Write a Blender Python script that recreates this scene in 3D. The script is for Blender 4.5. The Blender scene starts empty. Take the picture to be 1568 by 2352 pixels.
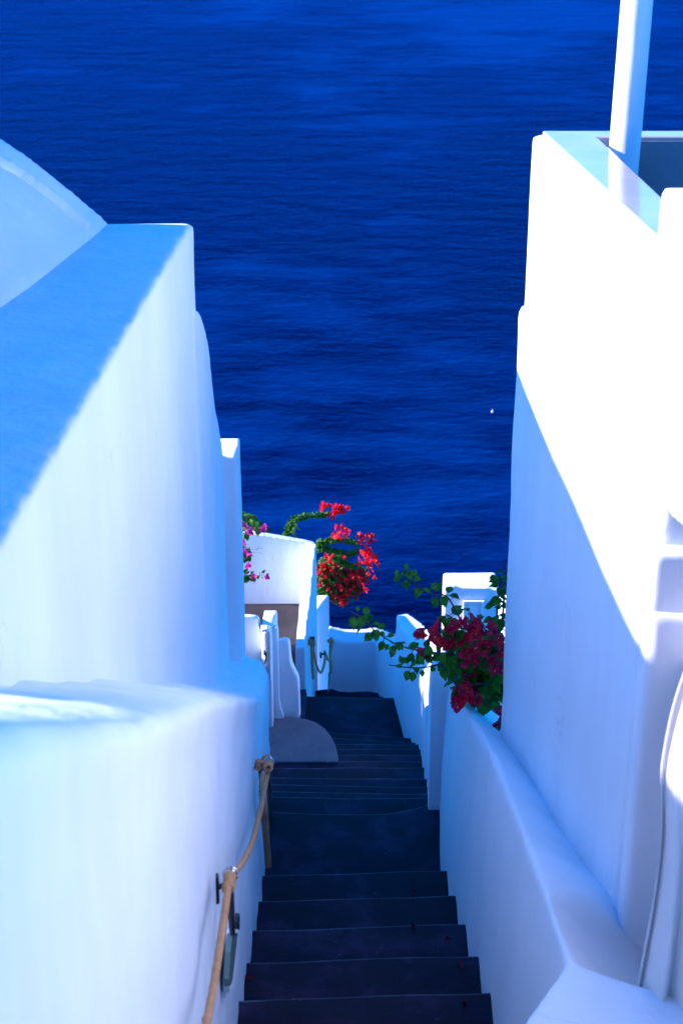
import bpy, bmesh, math, random
from mathutils import Vector, Matrix, noise
random.seed(7)
sc = bpy.context.scene
COL = sc.collection

# ------------------------------------------------------------------ camera
PITCH = math.radians(28.0)
F = 4400.0                      # focal length in units of a 1568 x 2352 picture
cd = bpy.data.cameras.new("camera")
cam = bpy.data.objects.new("camera", cd); COL.objects.link(cam)
cam.location = (0, 0, 0)
cam.rotation_euler = (math.pi/2 - PITCH, 0, 0)
cd.sensor_fit = 'VERTICAL'; cd.sensor_height = 36.0; cd.lens = F/2352*36.0
cd.clip_start = 0.05; cd.clip_end = 60000
cd.dof.use_dof = True; cd.dof.focus_distance = 9.0; cd.dof.aperture_fstop = 7
sc.camera = cam

# ------------------------------------------------------------------ light
SUN_EL, SUN_AZ = math.radians(25.5), math.radians(3.0)     # sun low on the left, a touch ahead
sdir = Vector((-math.cos(SUN_EL)*math.cos(SUN_AZ), math.cos(SUN_EL)*math.sin(SUN_AZ), math.sin(SUN_EL)))
w = bpy.data.worlds.new("World"); sc.world = w; w.use_nodes = True
nt = w.node_tree; bg = nt.nodes['Background']
sky = nt.nodes.new('ShaderNodeTexSky'); sky.sky_type = 'NISHITA'; sky.sun_disc = False
sky.sun_elevation = SUN_EL
sky.sun_rotation = math.atan2(sdir.x, sdir.y)
sky.ozone_density = 6.0; sky.air_density = 1.0; sky.dust_density = 0.0
mul = nt.nodes.new('ShaderNodeMix'); mul.data_type = 'RGBA'; mul.blend_type = 'MULTIPLY'
mul.inputs[0].default_value = 1.0
mul.inputs[7].default_value = (0.003, 0.55, 1.0, 1)
nt.links.new(sky.outputs[0], mul.inputs[6]); nt.links.new(mul.outputs[2], bg.inputs[0])
bg.inputs[1].default_value = 0.15
sd = bpy.data.lights.new("sun", 'SUN'); sd.energy = 4.4; sd.angle = math.radians(0.6); sd.color = (1.0, 0.85, 0.90)
sun = bpy.data.objects.new("sun", sd); COL.objects.link(sun)
sun.rotation_euler = sdir.to_track_quat('Z', 'Y').to_euler()
vs = sc.view_settings
vs.view_transform = 'Standard'; vs.look = 'None'; vs.exposure = 1.62; vs.gamma = 1.0
sc.cycles.max_bounces = 12; sc.cycles.diffuse_bounces = 8

# ------------------------------------------------------------------ helpers
FW = Vector((0, math.cos(PITCH), -math.sin(PITCH))); UP = Vector((0, math.sin(PITCH), math.cos(PITCH)))
def ray(u, v): return FW + Vector((1, 0, 0))*((u-784)/F) + UP*((1176-v)/F)
def atD(u, v, D): r = ray(u, v); return r*(D/r.y)
def atz(u, v, z): r = ray(u, v); return r*(z/r.z)
def atpl(u, v, p, q):           # ray meets the vertical plane through plan points p, q
    n = Vector((q[1]-p[1], -(q[0]-p[0]), 0)); r = ray(u, v)
    return r*((n.x*p[0]+n.y*p[1])/n.dot(r))
def z1(x, y): return (516.7+x*.2563, 1119.5+y*.2563)
def z2(x, y): return (746.3+x*.2929, 1234.3+y*.2929)
def z3(x, y): return (401.9+x*.43937, 1550.1+y*.43937)

def link(name, bm, mat, parent=None, smooth=True):
    me = bpy.data.meshes.new(name)
    bmesh.ops.recalc_face_normals(bm, faces=bm.faces)
    bm.to_mesh(me); bm.free()
    if smooth:
        for p in me.polygons: p.use_smooth = True
    o = bpy.data.objects.new(name, me); COL.objects.link(o)
    if isinstance(mat, (list, tuple)):
        for m in mat: me.materials.append(m)
    else: me.materials.append(mat)
    if parent is not None: o.parent = parent
    return o
def empty(name, loc=(0, 0, 0)):
    o = bpy.data.objects.new(name, None); COL.objects.link(o); o.location = loc
    o.empty_display_size = .1
    return o
def put(parent, o):             # parent while keeping world coordinates
    o.parent = parent; o.matrix_parent_inverse = Matrix.Translation(-parent.location); return o
def tag(o, label=None, cat=None, group=None, kind=None):
    if label: o['label'] = label
    if cat: o['category'] = cat
    if group: o['group'] = group
    if kind: o['kind'] = kind
    return o
def loft(bm, rings, caps=True, closed=True):
    rr = [[bm.verts.new(p) for p in r] for r in rings]
    n = len(rr[0])
    for a, b in zip(rr, rr[1:]):
        for i in range(n if closed else n-1):
            j = (i+1) % n
            bm.faces.new((a[i], a[j], b[j], b[i]))
    if caps and closed:
        bm.faces.new(rr[0][::-1]); bm.faces.new(rr[-1])
def box(bm, x0, x1, y0, y1, z0, z1_):
    loft(bm, [[(x0, y0, z0), (x1, y0, z0), (x1, y1, z0), (x0, y1, z0)],
              [(x0, y0, z1_), (x1, y0, z1_), (x1, y1, z1_), (x0, y1, z1_)]])
def wall_cols(bm, cols, zb):
    """cols: (front_top, back_top[, front_bottom_dx]) along a wall -> closed solid"""
    rings = []
    for c in cols:
        f, b = c[0], c[1]; dx = c[2] if len(c) > 2 else 0
        rings.append([tuple(f), tuple(b), (b[0], b[1], zb), (f[0]+dx, f[1], zb)])
    loft(bm, rings)
TEX = {}
def soften(o, voxel=.02, it=4, disp=.006, size=.35):
    m = o.modifiers.new('remesh', 'REMESH'); m.mode = 'VOXEL'; m.voxel_size = voxel; m.use_smooth_shade = True
    s = o.modifiers.new('smooth', 'SMOOTH'); s.factor = .5; s.iterations = it
    if disp:
        k = round(size, 3)
        if k not in TEX:
            t = bpy.data.textures.new('plaster_noise', 'CLOUDS'); t.noise_scale = size; t.noise_depth = 3; TEX[k] = t
        d = o.modifiers.new('uneven', 'DISPLACE'); d.texture = TEX[k]; d.texture_coords = 'GLOBAL'; d.strength = disp*2; d.mid_level = .5
    return o
def tube(bm, pts, r, seg=8, twist=0.0, ridge=0.0, lobes=3, caps=True):
    pts = [Vector(p) for p in pts]; rings = []; up = Vector((0, 0, 1)); L = 0
    prev = None
    for i, p in enumerate(pts):
        t = (pts[min(i+1, len(pts)-1)]-pts[max(i-1, 0)]).normalized()
        if prev is None:
            a = t.cross(up if abs(t.z) < .95 else Vector((1, 0, 0))).normalized()
        else:
            a = (prev - t*prev.dot(t)).normalized()
        prev = a
        b = t.cross(a)
        if i: L += (p-pts[i-1]).length
        ri = r[i] if isinstance(r, (list, tuple)) else r
        rg = []
        for k in range(seg):
            an = 2*math.pi*k/seg
            rad = ri*(1+ridge*math.cos(lobes*(an) - L*twist))
            rg.append(p+(a*math.cos(an)+b*math.sin(an))*rad)
        rings.append(rg)
    loft(bm, rings, caps=caps)
def spline(pts, n=10):
    P = [Vector(p) for p in pts]; out = []
    Q = [P[0]*2-P[1]]+P+[P[-1]*2-P[-2]]
    for i in range(1, len(Q)-2):
        for k in range(n):
            t = k/n; a, b, c, d = Q[i-1], Q[i], Q[i+1], Q[i+2]
            out.append(.5*((2*b)+(-a+c)*t+(2*a-5*b+4*c-d)*t*t+(-a+3*b-3*c+d)*t**3))
    out.append(P[-1]); return out

# ------------------------------------------------------------------ materials
def mat(name):
    m = bpy.data.materials.new(name); m.use_nodes = True
    n = m.node_tree; return m, n, n.nodes['Principled BSDF']
def N(n, t, **k):
    x = n.nodes.new(t)
    for a, b in k.items(): setattr(x, a, b)
    return x
def coords(n, scale=(1, 1, 1)):
    g = N(n, 'ShaderNodeNewGeometry'); mp = N(n, 'ShaderNodeMapping'); mp.inputs['Scale'].default_value = scale
    n.links.new(g.outputs['Position'], mp.inputs['Vector']); return mp.outputs[0]
def noise_node(n, vec, scale, detail=4, rough=.55):
    x = N(n, 'ShaderNodeTexNoise'); x.inputs['Scale'].default_value = scale
    x.inputs['Detail'].default_value = detail; x.inputs['Roughness'].default_value = rough
    n.links.new(vec, x.inputs['Vector']); return x.outputs['Fac']
def ramp(n, fac, stops):
    r = N(n, 'ShaderNodeValToRGB'); cr = r.color_ramp
    while len(cr.elements) < len(stops): cr.elements.new(.5)
    for e, (p, c) in zip(cr.elements, stops): e.position = p; e.color = (*c, 1) if len(c) == 3 else c
    n.links.new(fac, r.inputs[0]); return r.outputs[0]
def bump(n, b, h, strength, dist, prev=None):
    x = N(n, 'ShaderNodeBump'); x.inputs['Strength'].default_value = strength; x.inputs['Distance'].default_value = dist
    n.links.new(h, x.inputs['Height'])
    if prev: n.links.new(prev, x.inputs['Normal'])
    n.links.new(x.outputs[0], b.inputs['Normal']); return x.outputs[0]

def plaster(name, c0, c1, rough=.75, streak=True, bs=.40):
    m, n, b = mat(name)
    big = noise_node(n, coords(n, (1, 1, .35)), 3.0, 5)
    base = ramp(n, big, [(.35, c0), (.65, c1)])
    if streak:      # faint hairline cracks and smudges
        vo = N(n, 'ShaderNodeTexVoronoi', feature='DISTANCE_TO_EDGE'); vo.inputs['Scale'].default_value = 2.3
        wp = N(n, 'ShaderNodeVectorMath', operation='ADD'); nz = N(n, 'ShaderNodeTexNoise'); nz.inputs['Scale'].default_value = 7
        n.links.new(coords(n), nz.inputs['Vector']); sc_ = N(n, 'ShaderNodeVectorMath', operation='SCALE'); sc_.inputs['Scale'].default_value = .25
        n.links.new(nz.outputs['Color'], sc_.inputs[0]); n.links.new(coords(n), wp.inputs[0]); n.links.new(sc_.outputs[0], wp.inputs[1]); n.links.new(wp.outputs[0], vo.inputs['Vector'])
        line_ = ramp(n, vo.outputs['Distance'], [(.002, (1, 1, 1)), (.006, (0, 0, 0))])
        mask = ramp(n, noise_node(n, coords(n), 1.7, 3), [(.60, (0, 0, 0)), (.68, (1, 1, 1))])
        dots = ramp(n, noise_node(n, coords(n), 26, 2), [(.77, (0, 0, 0)), (.80, (.6, .6, .6))])
        mm = N(n, 'ShaderNodeMath', operation='MULTIPLY'); n.links.new(line_, mm.inputs[0]); n.links.new(mask, mm.inputs[1])
        ma = N(n, 'ShaderNodeMath', operation='MAXIMUM'); n.links.new(mm.outputs[0], ma.inputs[0]); n.links.new(dots, ma.inputs[1])
        m2 = N(n, 'ShaderNodeMath', operation='MULTIPLY'); n.links.new(ma.outputs[0], m2.inputs[0]); m2.inputs[1].default_value = .45
        mx = N(n, 'ShaderNodeMix', data_type='RGBA'); n.links.new(m2.outputs[0], mx.inputs[0]); n.links.new(base, mx.inputs[6]); mx.inputs[7].default_value = (.34, .34, .36, 1)
        base = mx.outputs[2]
    n.links.new(base, b.inputs['Base Color'])
    b.inputs['Roughness'].default_value = rough
    p = bump(n, b, noise_node(n, coords(n, (1, 1, .6)), 5, 6), bs*1.4, .03)
    if streak: p = bump(n, b, noise_node(n, coords(n, (60, 60, 5)), 1.0, 3), bs*.5, .004, p)
    bump(n, b, noise_node(n, coords(n), 140, 3), bs*.6, .002, p)
    return m
M = {}
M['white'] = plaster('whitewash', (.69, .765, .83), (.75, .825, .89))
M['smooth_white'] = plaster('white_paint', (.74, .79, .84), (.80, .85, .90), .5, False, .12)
m = plaster('glossy_coping', (.34, .34, .37), (.40, .40, .43), .12, False, .03); M['coping'] = m
M['recess'] = plaster('roof_and_shade_grey', (.20, .20, .24), (.26, .26, .30), .7, False)

def concrete(name, c0, c1, c2, bs=.6):
    m, n, b = mat(name)
    f = noise_node(n, coords(n), 4.5, 8, .65)
    col = ramp(n, f, [(.3, c0), (.5, c1), (.72, c2)])
    sp = noise_node(n, coords(n), 60, 2, .5)
    spk = ramp(n, sp, [(.72, (0, 0, 0)), (.78, (1, 1, 1))])
    mx = N(n, 'ShaderNodeMix', data_type='RGBA'); n.links.new(spk, mx.inputs[0])
    n.links.new(col, mx.inputs[6]); mx.inputs[7].default_value = (*[min(1, c*2.2) for c in c2], 1)
    n.links.new(mx.outputs[2], b.inputs['Base Color'])
    b.inputs['Roughness'].default_value = .8
    b.inputs['Specular IOR Level'].default_value = .25
    p = bump(n, b, f, bs, .01); bump(n, b, noise_node(n, coords(n), 120, 3), bs, .003, p)
    return m
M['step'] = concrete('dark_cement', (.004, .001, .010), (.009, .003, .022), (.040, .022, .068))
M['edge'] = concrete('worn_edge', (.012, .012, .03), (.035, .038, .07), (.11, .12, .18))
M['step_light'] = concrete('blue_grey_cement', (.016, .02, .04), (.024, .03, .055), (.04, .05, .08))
M['platform'] = concrete('grey_cement', (.14, .13, .15), (.17, .16, .18), (.22, .20, .22), .15)
M['terrace'] = concrete('terrace_cement', (.018, .017, .021), (.028, .025, .030), (.05, .044, .052), .2)

def plain(name, c, rough=.5, metal=0, spec=None):
    m, n, b = mat(name)
    f = noise_node(n, coords(n), 40, 3)
    n.links.new(ramp(n, f, [(.3, tuple(x*.85 for x in c)), (.7, tuple(min(1, x*1.1) for x in c))]), b.inputs['Base Color'])
    b.inputs['Roughness'].default_value = rough; b.inputs['Metallic'].default_value = metal
    if spec is not None: b.inputs['Specular IOR Level'].default_value = spec
    return m
M['rope'] = plain('hemp_rope', (.50, .26, .12), .9)
M['rope_dark'] = plain('weathered_rope', (.60, .30, .16), .9)
M['steel'] = plain('stainless_steel', (.6, .6, .62), .25, 1)
M['iron'] = plain('black_iron', (.015, .015, .02), .45)
M['glass_green'] = plain('frosted_green_glass', (.12, .21, .19), .25)
M['wood'] = plain('weathered_wood', (.45, .28, .16), .8)
M['rock'] = concrete('cliff_rock', (.05, .04, .035), (.09, .07, .06), (.14, .12, .1))
M['bark'] = plain('green_brown_stem', (.09, .055, .04), .8)
M['twig'] = plain('red_twig', (.35, .09, .10), .8)

def leafmat(name, c0, c1, trans=.35, scale=30):
    m, n, b = mat(name)
    f = noise_node(n, coords(n), scale, 2)
    c = ramp(n, f, [(.38, c0), (.62, c1)])
    n.links.new(c, b.inputs['Base Color']); b.inputs['Roughness'].default_value = .5
    b.inputs['Specular IOR Level'].default_value = .3
    t = N(n, 'ShaderNodeBsdfTranslucent'); n.links.new(c, t.inputs[0])
    mx = N(n, 'ShaderNodeMixShader'); mx.inputs[0].default_value = trans
    out = n.nodes['Material Output']
    n.links.new(b.outputs[0], mx.inputs[1]); n.links.new(t.outputs[0], mx.inputs[2]); n.links.new(mx.outputs[0], out.inputs[0])
    return m
M['leaf'] = leafmat('bougainvillea_leaf', (.018, .12, .010), (.07, .28, .02), .5)
M['bract_red'] = leafmat('red_bract', (.80, .008, .05), (.90, .03, .03), .55)
M['bract_magenta'] = leafmat('magenta_bract', (.85, .012, .09), (.95, .03, .05), .5)
M['bract_pink'] = leafmat('pink_bract', (.60, .02, .30), (.65, .05, .35), .4)
M['bract_dry'] = leafmat('dried_bract', (.06, .004, .02), (.14, .006, .03), .1)
M['floret'] = plain('cream_floret', (.7, .6, .45), .6)

# ------------------------------------------------------------------ sea
SEA = -110.0
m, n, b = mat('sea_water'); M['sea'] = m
PO = (3.3, -.4, 0)  # moves bright colour patches far left, painting in brightness of reflected sky
def rot(vec, a, off=(0, 0, 0)):
    mp = N(n, 'ShaderNodeMapping'); mp.inputs['Rotation'].default_value = (0, 0, math.radians(a)); mp.inputs['Location'].default_value = off; n.links.new(vec, mp.inputs['Vector']); return mp.outputs[0]
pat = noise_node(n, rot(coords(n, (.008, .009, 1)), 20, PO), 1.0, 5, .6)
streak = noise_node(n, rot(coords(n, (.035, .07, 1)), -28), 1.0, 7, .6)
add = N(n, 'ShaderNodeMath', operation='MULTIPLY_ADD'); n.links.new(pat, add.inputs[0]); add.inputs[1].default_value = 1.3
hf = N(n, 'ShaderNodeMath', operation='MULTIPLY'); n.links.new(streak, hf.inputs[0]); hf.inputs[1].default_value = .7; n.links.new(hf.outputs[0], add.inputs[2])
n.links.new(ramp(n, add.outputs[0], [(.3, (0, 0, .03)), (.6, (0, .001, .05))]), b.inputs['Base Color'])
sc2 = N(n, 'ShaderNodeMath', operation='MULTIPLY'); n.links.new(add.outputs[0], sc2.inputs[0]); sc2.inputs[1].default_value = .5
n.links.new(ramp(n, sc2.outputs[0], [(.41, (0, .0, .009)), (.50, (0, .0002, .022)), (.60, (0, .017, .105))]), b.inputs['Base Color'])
n.links.new(ramp(n, pat, [(.3, (.16,)*3), (.7, (.34,)*3)]), b.inputs['Roughness'])
b.inputs['Specular IOR Level'].default_value = 0.0
gl = N(n, 'ShaderNodeBsdfGlossy'); gl.inputs['Color'].default_value = (.10, .27, .85, 1); gl.inputs['Roughness'].default_value = .22
fr = N(n, 'ShaderNodeFresnel'); fr.inputs['IOR'].default_value = 1.33
fm = N(n, 'ShaderNodeMath', operation='MULTIPLY'); n.links.new(fr.outputs[0], fm.inputs[0]); fm.inputs[1].default_value = .68
sm = N(n, 'ShaderNodeMixShader'); n.links.new(fm.outputs[0], sm.inputs[0]); n.links.new(b.outputs[0], sm.inputs[1]); n.links.new(gl.outputs[0], sm.inputs[2])
n.links.new(sm.outputs[0], n.nodes['Material Output'].inputs[0])
p = bump(n, b, noise_node(n, rot(coords(n, (.08, .20, 1)), 8), 1.0, 4, .6), .32, 2.2)
p = bump(n, b, noise_node(n, rot(coords(n, (.6, 1.2, 1)), -12), 1.0, 6, .65), .6, .5, p); n.links.new(p, gl.inputs['Normal']); n.links.new(p, fr.inputs['Normal'])
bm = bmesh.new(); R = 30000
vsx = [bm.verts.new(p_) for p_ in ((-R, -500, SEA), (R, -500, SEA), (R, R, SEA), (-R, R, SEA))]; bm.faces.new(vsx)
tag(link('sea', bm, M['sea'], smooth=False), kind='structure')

# cliff under the houses, falling to the water
bm = bmesh.new(); prof = [(-40, -3.0), (-6, -9.5), (10, -11.5), (14, -13), (16, -16), (40, -44), (70, -78), (100, -112)]
gx = [-90+i*6 for i in range(31)]; rows = []
for y, z in prof:
    rows.append([bm.verts.new((x, y, z-2 + (noise.noise(Vector((x*.08, y*.08, 0)))*4-3 if y > 15 else -.5))) for x in gx])
for a, c in zip(rows, rows[1:]):
    for i in range(len(gx)-1): bm.faces.new((a[i], a[i+1], c[i+1], c[i]))
tag(link('cliff', bm, M['rock']), kind='structure')

# ------------------------------------------------------------------ stairway
flight1 = []          # (left u,v, right u,v)  nose lines as read off the picture
top0 = -4.27; T, S = .40, .195
stair = empty('stairway', (0.05, 4, -6))
def slab(pts_near, pts_far, z, thick=.30, mat_='step'):
    """tread between two front lines (lists of (x,y)), top at z"""
    bm = bmesh.new()
    n_ = len(pts_near)
    rings = []
    for (a, c) in zip(pts_near, pts_far):
        h = z + .004*noise.noise(Vector((c[0]*3, c[1]*3, 1)))
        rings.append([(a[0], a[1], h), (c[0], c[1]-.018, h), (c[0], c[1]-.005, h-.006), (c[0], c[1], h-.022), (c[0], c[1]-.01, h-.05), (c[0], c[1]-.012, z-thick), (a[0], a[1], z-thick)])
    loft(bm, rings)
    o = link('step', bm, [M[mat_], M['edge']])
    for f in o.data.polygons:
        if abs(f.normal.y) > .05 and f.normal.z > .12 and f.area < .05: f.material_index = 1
    mod = o.modifiers.new('e', 'EDGE_SPLIT'); mod.split_angle = math.radians(50)
    put(stair, o); return o
XL, XR = -.42, .56
def line(y, tilt=0, bow=0, x0=XL, x1=XR, n_=14):
    out = []
    for i in range(n_+1):
        t = i/n_; x = x0+(x1-x0)*t
        out.append((x, y+tilt*(t-.5)+bow*math.sin(math.pi*t)+.008*noise.noise(Vector((x*4, y*5, 3)))))
    return out
noses = []
for k in range(-14, 5):
    noses.append((4.72+k*T, top0-k*S, .045 if k >= 0 else .02, 0))
noses += [(7.01, -5.245, 0, -.03), (7.38, -5.44, 0, -.015), (7.68, -5.635, -.02, -.01), (8.0, -5.83, -.03, -.005),
          (8.33, -6.025, -.01, 0), (8.70, -6.22, 0, 0), (9.035, -6.415, 0, 0), (9.37, -6.61, 0, 0), (9.71, -6.805, 0, 0),
          (10.04, -7.0, 0, 0), (10.38, -7.195, -.10, 0), (10.72, -7.39, -.12, 0), (11.46, -7.585, -.03, 0)]
prev = line(noses[0][0]-T)
for (y, z, tl, bw) in noses:
    x1 = XR if y < 9 else (.62 if y < 10.5 else .62)
    cur = line(y, tl, bw, XL if y < 9 else -.45, XR if y < 6.8 or y > 8 else XR)
    if abs(y-7.01) < .01:       # corner of the landing sweeps back along the right wall
        cur = [(x, yy+max(0, (x-.15)/.3)**2*.085) for x, yy in cur]
    near = [(a[0], a[1]-.05) for a in prev]
    if abs(y-7.38) < .01: near = [(a[0], a[1]-.05) for a in line(7.01, 0, -.03)]
    near = [(c[0], a[1]) for c, a in zip(cur, near)]
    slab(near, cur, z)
    prev = cur
tag(stair, 'dark cement stairway running down between the white walls towards the sea', 'stairs')
# lower landing below the far edge
bm = bmesh.new()
pts = [atz(u, v, -8.35) for u, v in ((700, 1640), (905, 1640), (905, 1601), (872, 1600), (868, 1592), (845, 1588), (800, 1590), (778, 1588), (762, 1582), (740, 1584), (700, 1590))]
loft(bm, [[(p_.x, p_.y, -8.7) for p_ in pts], [(p_.x, p_.y, -8.35) for p_ in pts]])
tag(link('path', bm, M['step'], smooth=False), kind='structure')

# grey half round doorstep
bm = bmesh.new(); zt = -6.405
edge = [z3(*q) for q in ((560, 215), (620, 217), (680, 227), (740, 247), (785, 280), (815, 318), (838, 365), (849, 410), (853, 442))]
pts = [atz(u, v, zt) for u, v in edge]
near = [Vector((pts[-1].x, pts[-1].y-.02, zt)), Vector((-.60, pts[-1].y-.02, zt)), Vector((-.60, pts[0].y+.05, zt)), Vector((pts[0].x-.1, pts[0].y+.05, zt))]
ring = near+pts
loft(bm, [[(p_.x, p_.y, zt-.9) for p_ in ring], [(p_.x, p_.y, zt) for p_ in ring]])
o = link('doorstep', bm, M['platform'], smooth=False)
bv = o.modifiers.new('b', 'BEVEL'); bv.width = .008; bv.segments = 3; bv.limit_method = 'ANGLE'; bv.angle_limit = 1.0
tag(o, 'rounded pale grey cement doorstep beside the dark stairs', 'doorstep')

# ------------------------------------------------------------------ left house (wall, flat roof band, vault)
PB = ((-.66, 3.24), (-.508, 6.2))
def xB(y): return PB[0][0]+(PB[1][0]-PB[0][0])*(y-PB[0][1])/(PB[1][1]-PB[0][1])
ZB0, ZB1 = atpl(0, 1262, *PB).z, atD(440, 515, 6.2).z
YB0 = atpl(0, 1262, *PB).y
def zB(y): return ZB1+(ZB0-ZB1)*(6.2-y)/(6.2-YB0)
house = empty('vaulted_house', (-1.5, 4, -6))
bm = bmesh.new()
cols = []
ys = [-2.5+i*.29 for i in range(31)]
for y in [q for q in ys if q < 6.15]+[6.2]:
    wv = .010*noise.noise(Vector((y*2.2, 0, 5)))
    f = Vector((xB(y)+wv, y, zB(y)+wv*.8)); cols.append((f, Vector((-5, y, zB(y))), ))
wall_cols(bm, cols, -11)
c2 = [(atD(u, v, D), D) for u, v, D in ((446, 706, 6.10), (447, 706, 6.22), (456, 712, 6.30), (466, 724, 6.37), (472, 745, 6.43), (479, 790, 6.52), (487, 860, 6.68), (494, 915, 6.82), (500, 950, 6.90), (507, 1000, 7.02), (512, 1035, 7.10), (512.5, 1046, 7.2))]
wall_cols(bm, [(f, Vector((-2.2, D, f.z))) for f, D in c2], -11)
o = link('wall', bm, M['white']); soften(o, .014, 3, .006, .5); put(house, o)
# end pier with little lit cap
bm = bmesh.new(); a = atD(509, 1046, 7.14); b_ = atD(545, 1046, 7.14)
ring = [(a.x-.5, 7.14), (b_.x, 7.14), (b_.x+.004, 7.30), (a.x-.5, 7.30)]
loft(bm, [[(x, y, -9.5) for x, y in ring], [(x, y, a.z+(.004 if y > 7.2 else 0)) for x, y in ring]])
o = link('pier', bm, M['white']); soften(o, .012, 3, .003, .2); put(house, o)
# vault
arc = []
sil = [(0, 310), (36, 333), (72, 358.7), (112, 389), (151, 421), (212, 474), (246, 502)]
P = [atD(u, v, 6.2) for u, v in sil]
xs = [p_.x for p_ in P]; zs = [p_.z for p_ in P]
# extend to the left with a circle that carries on the curve
sl = math.atan2(zs[0]-zs[2], -(xs[0]-xs[2])); Rv = 2.6; ext = []
for i in range(1, 15):
    a_ = sl-i*sl*1.6/14
    ext.append((xs[0]-Rv*(math.sin(sl)-math.sin(a_)), zs[0]+Rv*(math.cos(a_)-math.cos(sl))))
prof = ext[::-1]+list(zip(xs, zs))
foot_far = atD(250, 507, 6.2); pf = [atz(u, v, zB(5.2)) for u, v in ((0, 722),)][0]
def foot_x(y): return foot_far.x+(pf.x-foot_far.x)*(6.2-y)/(6.2-pf.y)
prof.append((foot_far.x+.02, foot_far.z-.05))
bm = bmesh.new(); rings = []
for i in range(0, 34):
    y = 6.2-i*.25
    dx = foot_x(y)-foot_x(6.2); dz = zB(y)-zB(6.2)
    ring = [(x+dx+.006*noise.noise(Vector((x*3, y*3, 0))), y, z+dz+.006*noise.noise(Vector((x*2, y*2, 4)))) for x, z in prof]
    ring += [(prof[-1][0]+dx, y, zB(y)-.6), (prof[0][0]+dx, y, zB(y)-.6)]
    rings.append(ring)
loft(bm, rings)
o = link('vault', bm, M['white']); soften(o, .022, 3, .006, .4); put(house, o); vault = o
# raised plaster seam running over the vault a little in from its end
bm = bmesh.new(); seam = []
for (u, v) in ((-160, 290), (-80, 330), (0, 372), (40, 395), (80, 423), (120, 455), (160, 490), (195, 521)):
    seam.append((u, v))
def on_vault(u, v):
    best = None
    for k in range(400):
        y = 4.0+k*.0055; p_ = atD(u, v, y)
        dx = foot_x(y)-foot_x(6.2); dz = zB(y)-zB(6.2)
        x = p_.x-dx
        for (xa, za), (xb, zb_) in zip(prof, prof[1:]):
            if xa <= x <= xb:
                zz = za+(zb_-za)*(x-xa)/(xb-xa)+dz
                e = abs(zz-p_.z)
                if best is None or e < best[0]: best = (e, Vector((p_.x, y, zz)))
    return best[1]
sp = spline([on_vault(u, v) for u, v in seam], 12)
tube(bm, sp, [.030]*len(sp), 10)
for v_ in bm.verts: v_.co += Vector((0, 0, -.010)) + Vector((noise.noise(v_.co*60), noise.noise(v_.co*60+Vector((9, 0, 0))), noise.noise(v_.co*60+Vector((0, 9, 0)))))*.004
o = link('seam', bm, M['white']); o.parent = vault; o.matrix_parent_inverse = vault.matrix_parent_inverse.copy(); o.matrix_parent_inverse = Matrix.Identity(4)
o.matrix_parent_inverse = Matrix.Identity(4)
tag(house, 'large whitewashed house on the left with a rounded vault roof and flat blue-shaded wall top', 'house')

# added unseen block outside the left edge, top cut to steer its shadow
bm = bmesh.new(); rings = []
te = math.tan(SUN_EL)
for y in (-3, 0, 2, 3.24, 4.5, 5.5, 6.20+.0524*2.7+.0-.09):
    xt = -3.2; zt = zB(y)+te*(abs(xt-xB(y)))+.05
    rings.append([(xt, y, zt), (-7, y, zt+.3), (-7, y, -11), (xt, y, -11)])
loft(bm, rings)
o = link('shade_block_high', bm, M['white'], smooth=False)
tag(o, 'tall plain white block added out of view to shade the vault roof', 'house')
# added block hidden behind the left wall, stepped to shape sun and shade
bm = bmesh.new()
wall_cols(bm, [(Vector((x, y, z)), Vector((-5, y, z))) for x, y, z in ((-.82, 7.36, -3.8), (-.82, 8.1, -4.4), (-.82, 8.6, -5.12), (-.82, 9.25, -5.35), (-.82, 9.3, -5.75), (-.82, 9.85, -5.78), (-.82, 9.9, -5.6), (-.82, 11.6, -6.35), (-.92, 11.65, -6.92), (-.92, 12.45, -6.92))], -12)
o = link('shade_block_low', bm, M['white'], smooth=False)
tag(o, 'lower white block added out of view behind the left wall to shade the stairs', 'house')

# ------------------------------------------------------------------ left parapet along the stairs
XA = -.33
pa = [(0, 1660), (100, 1655), (200, 1648), (300, 1640), (400, 1626), (470, 1608), (530, 1603), (570, 1602), (592, 1600)]
A = [atpl(u, v, (XA, 0), (XA, 1)) for u, v in pa]
AT = [(p_.y, p_.z) for p_ in A]
def zA(y):
    if y <= AT[0][0]: return AT[0][1]+min(.5, (AT[0][0]-y))*.62
    for (a, za), (b_, zb_) in zip(AT, AT[1:]):
        if a <= y <= b_: return za+(zb_-za)*(y-a)/(b_-a)
    a, za = AT[-1]
    return za-(y-a)*.44
bm = bmesh.new(); rings = []
def rad(y): return .018+max(0, min(.03, (4.2-y)*.02)) if y < AT[-1][0]-.05 else min(.10, .018+(y-AT[-1][0]+.05)*.16)
yy = [-1.5, -.5, 0, .5, 1.0, 1.3]+[1.5+.1*i for i in range(60)]+[7.47, 7.52]
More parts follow.
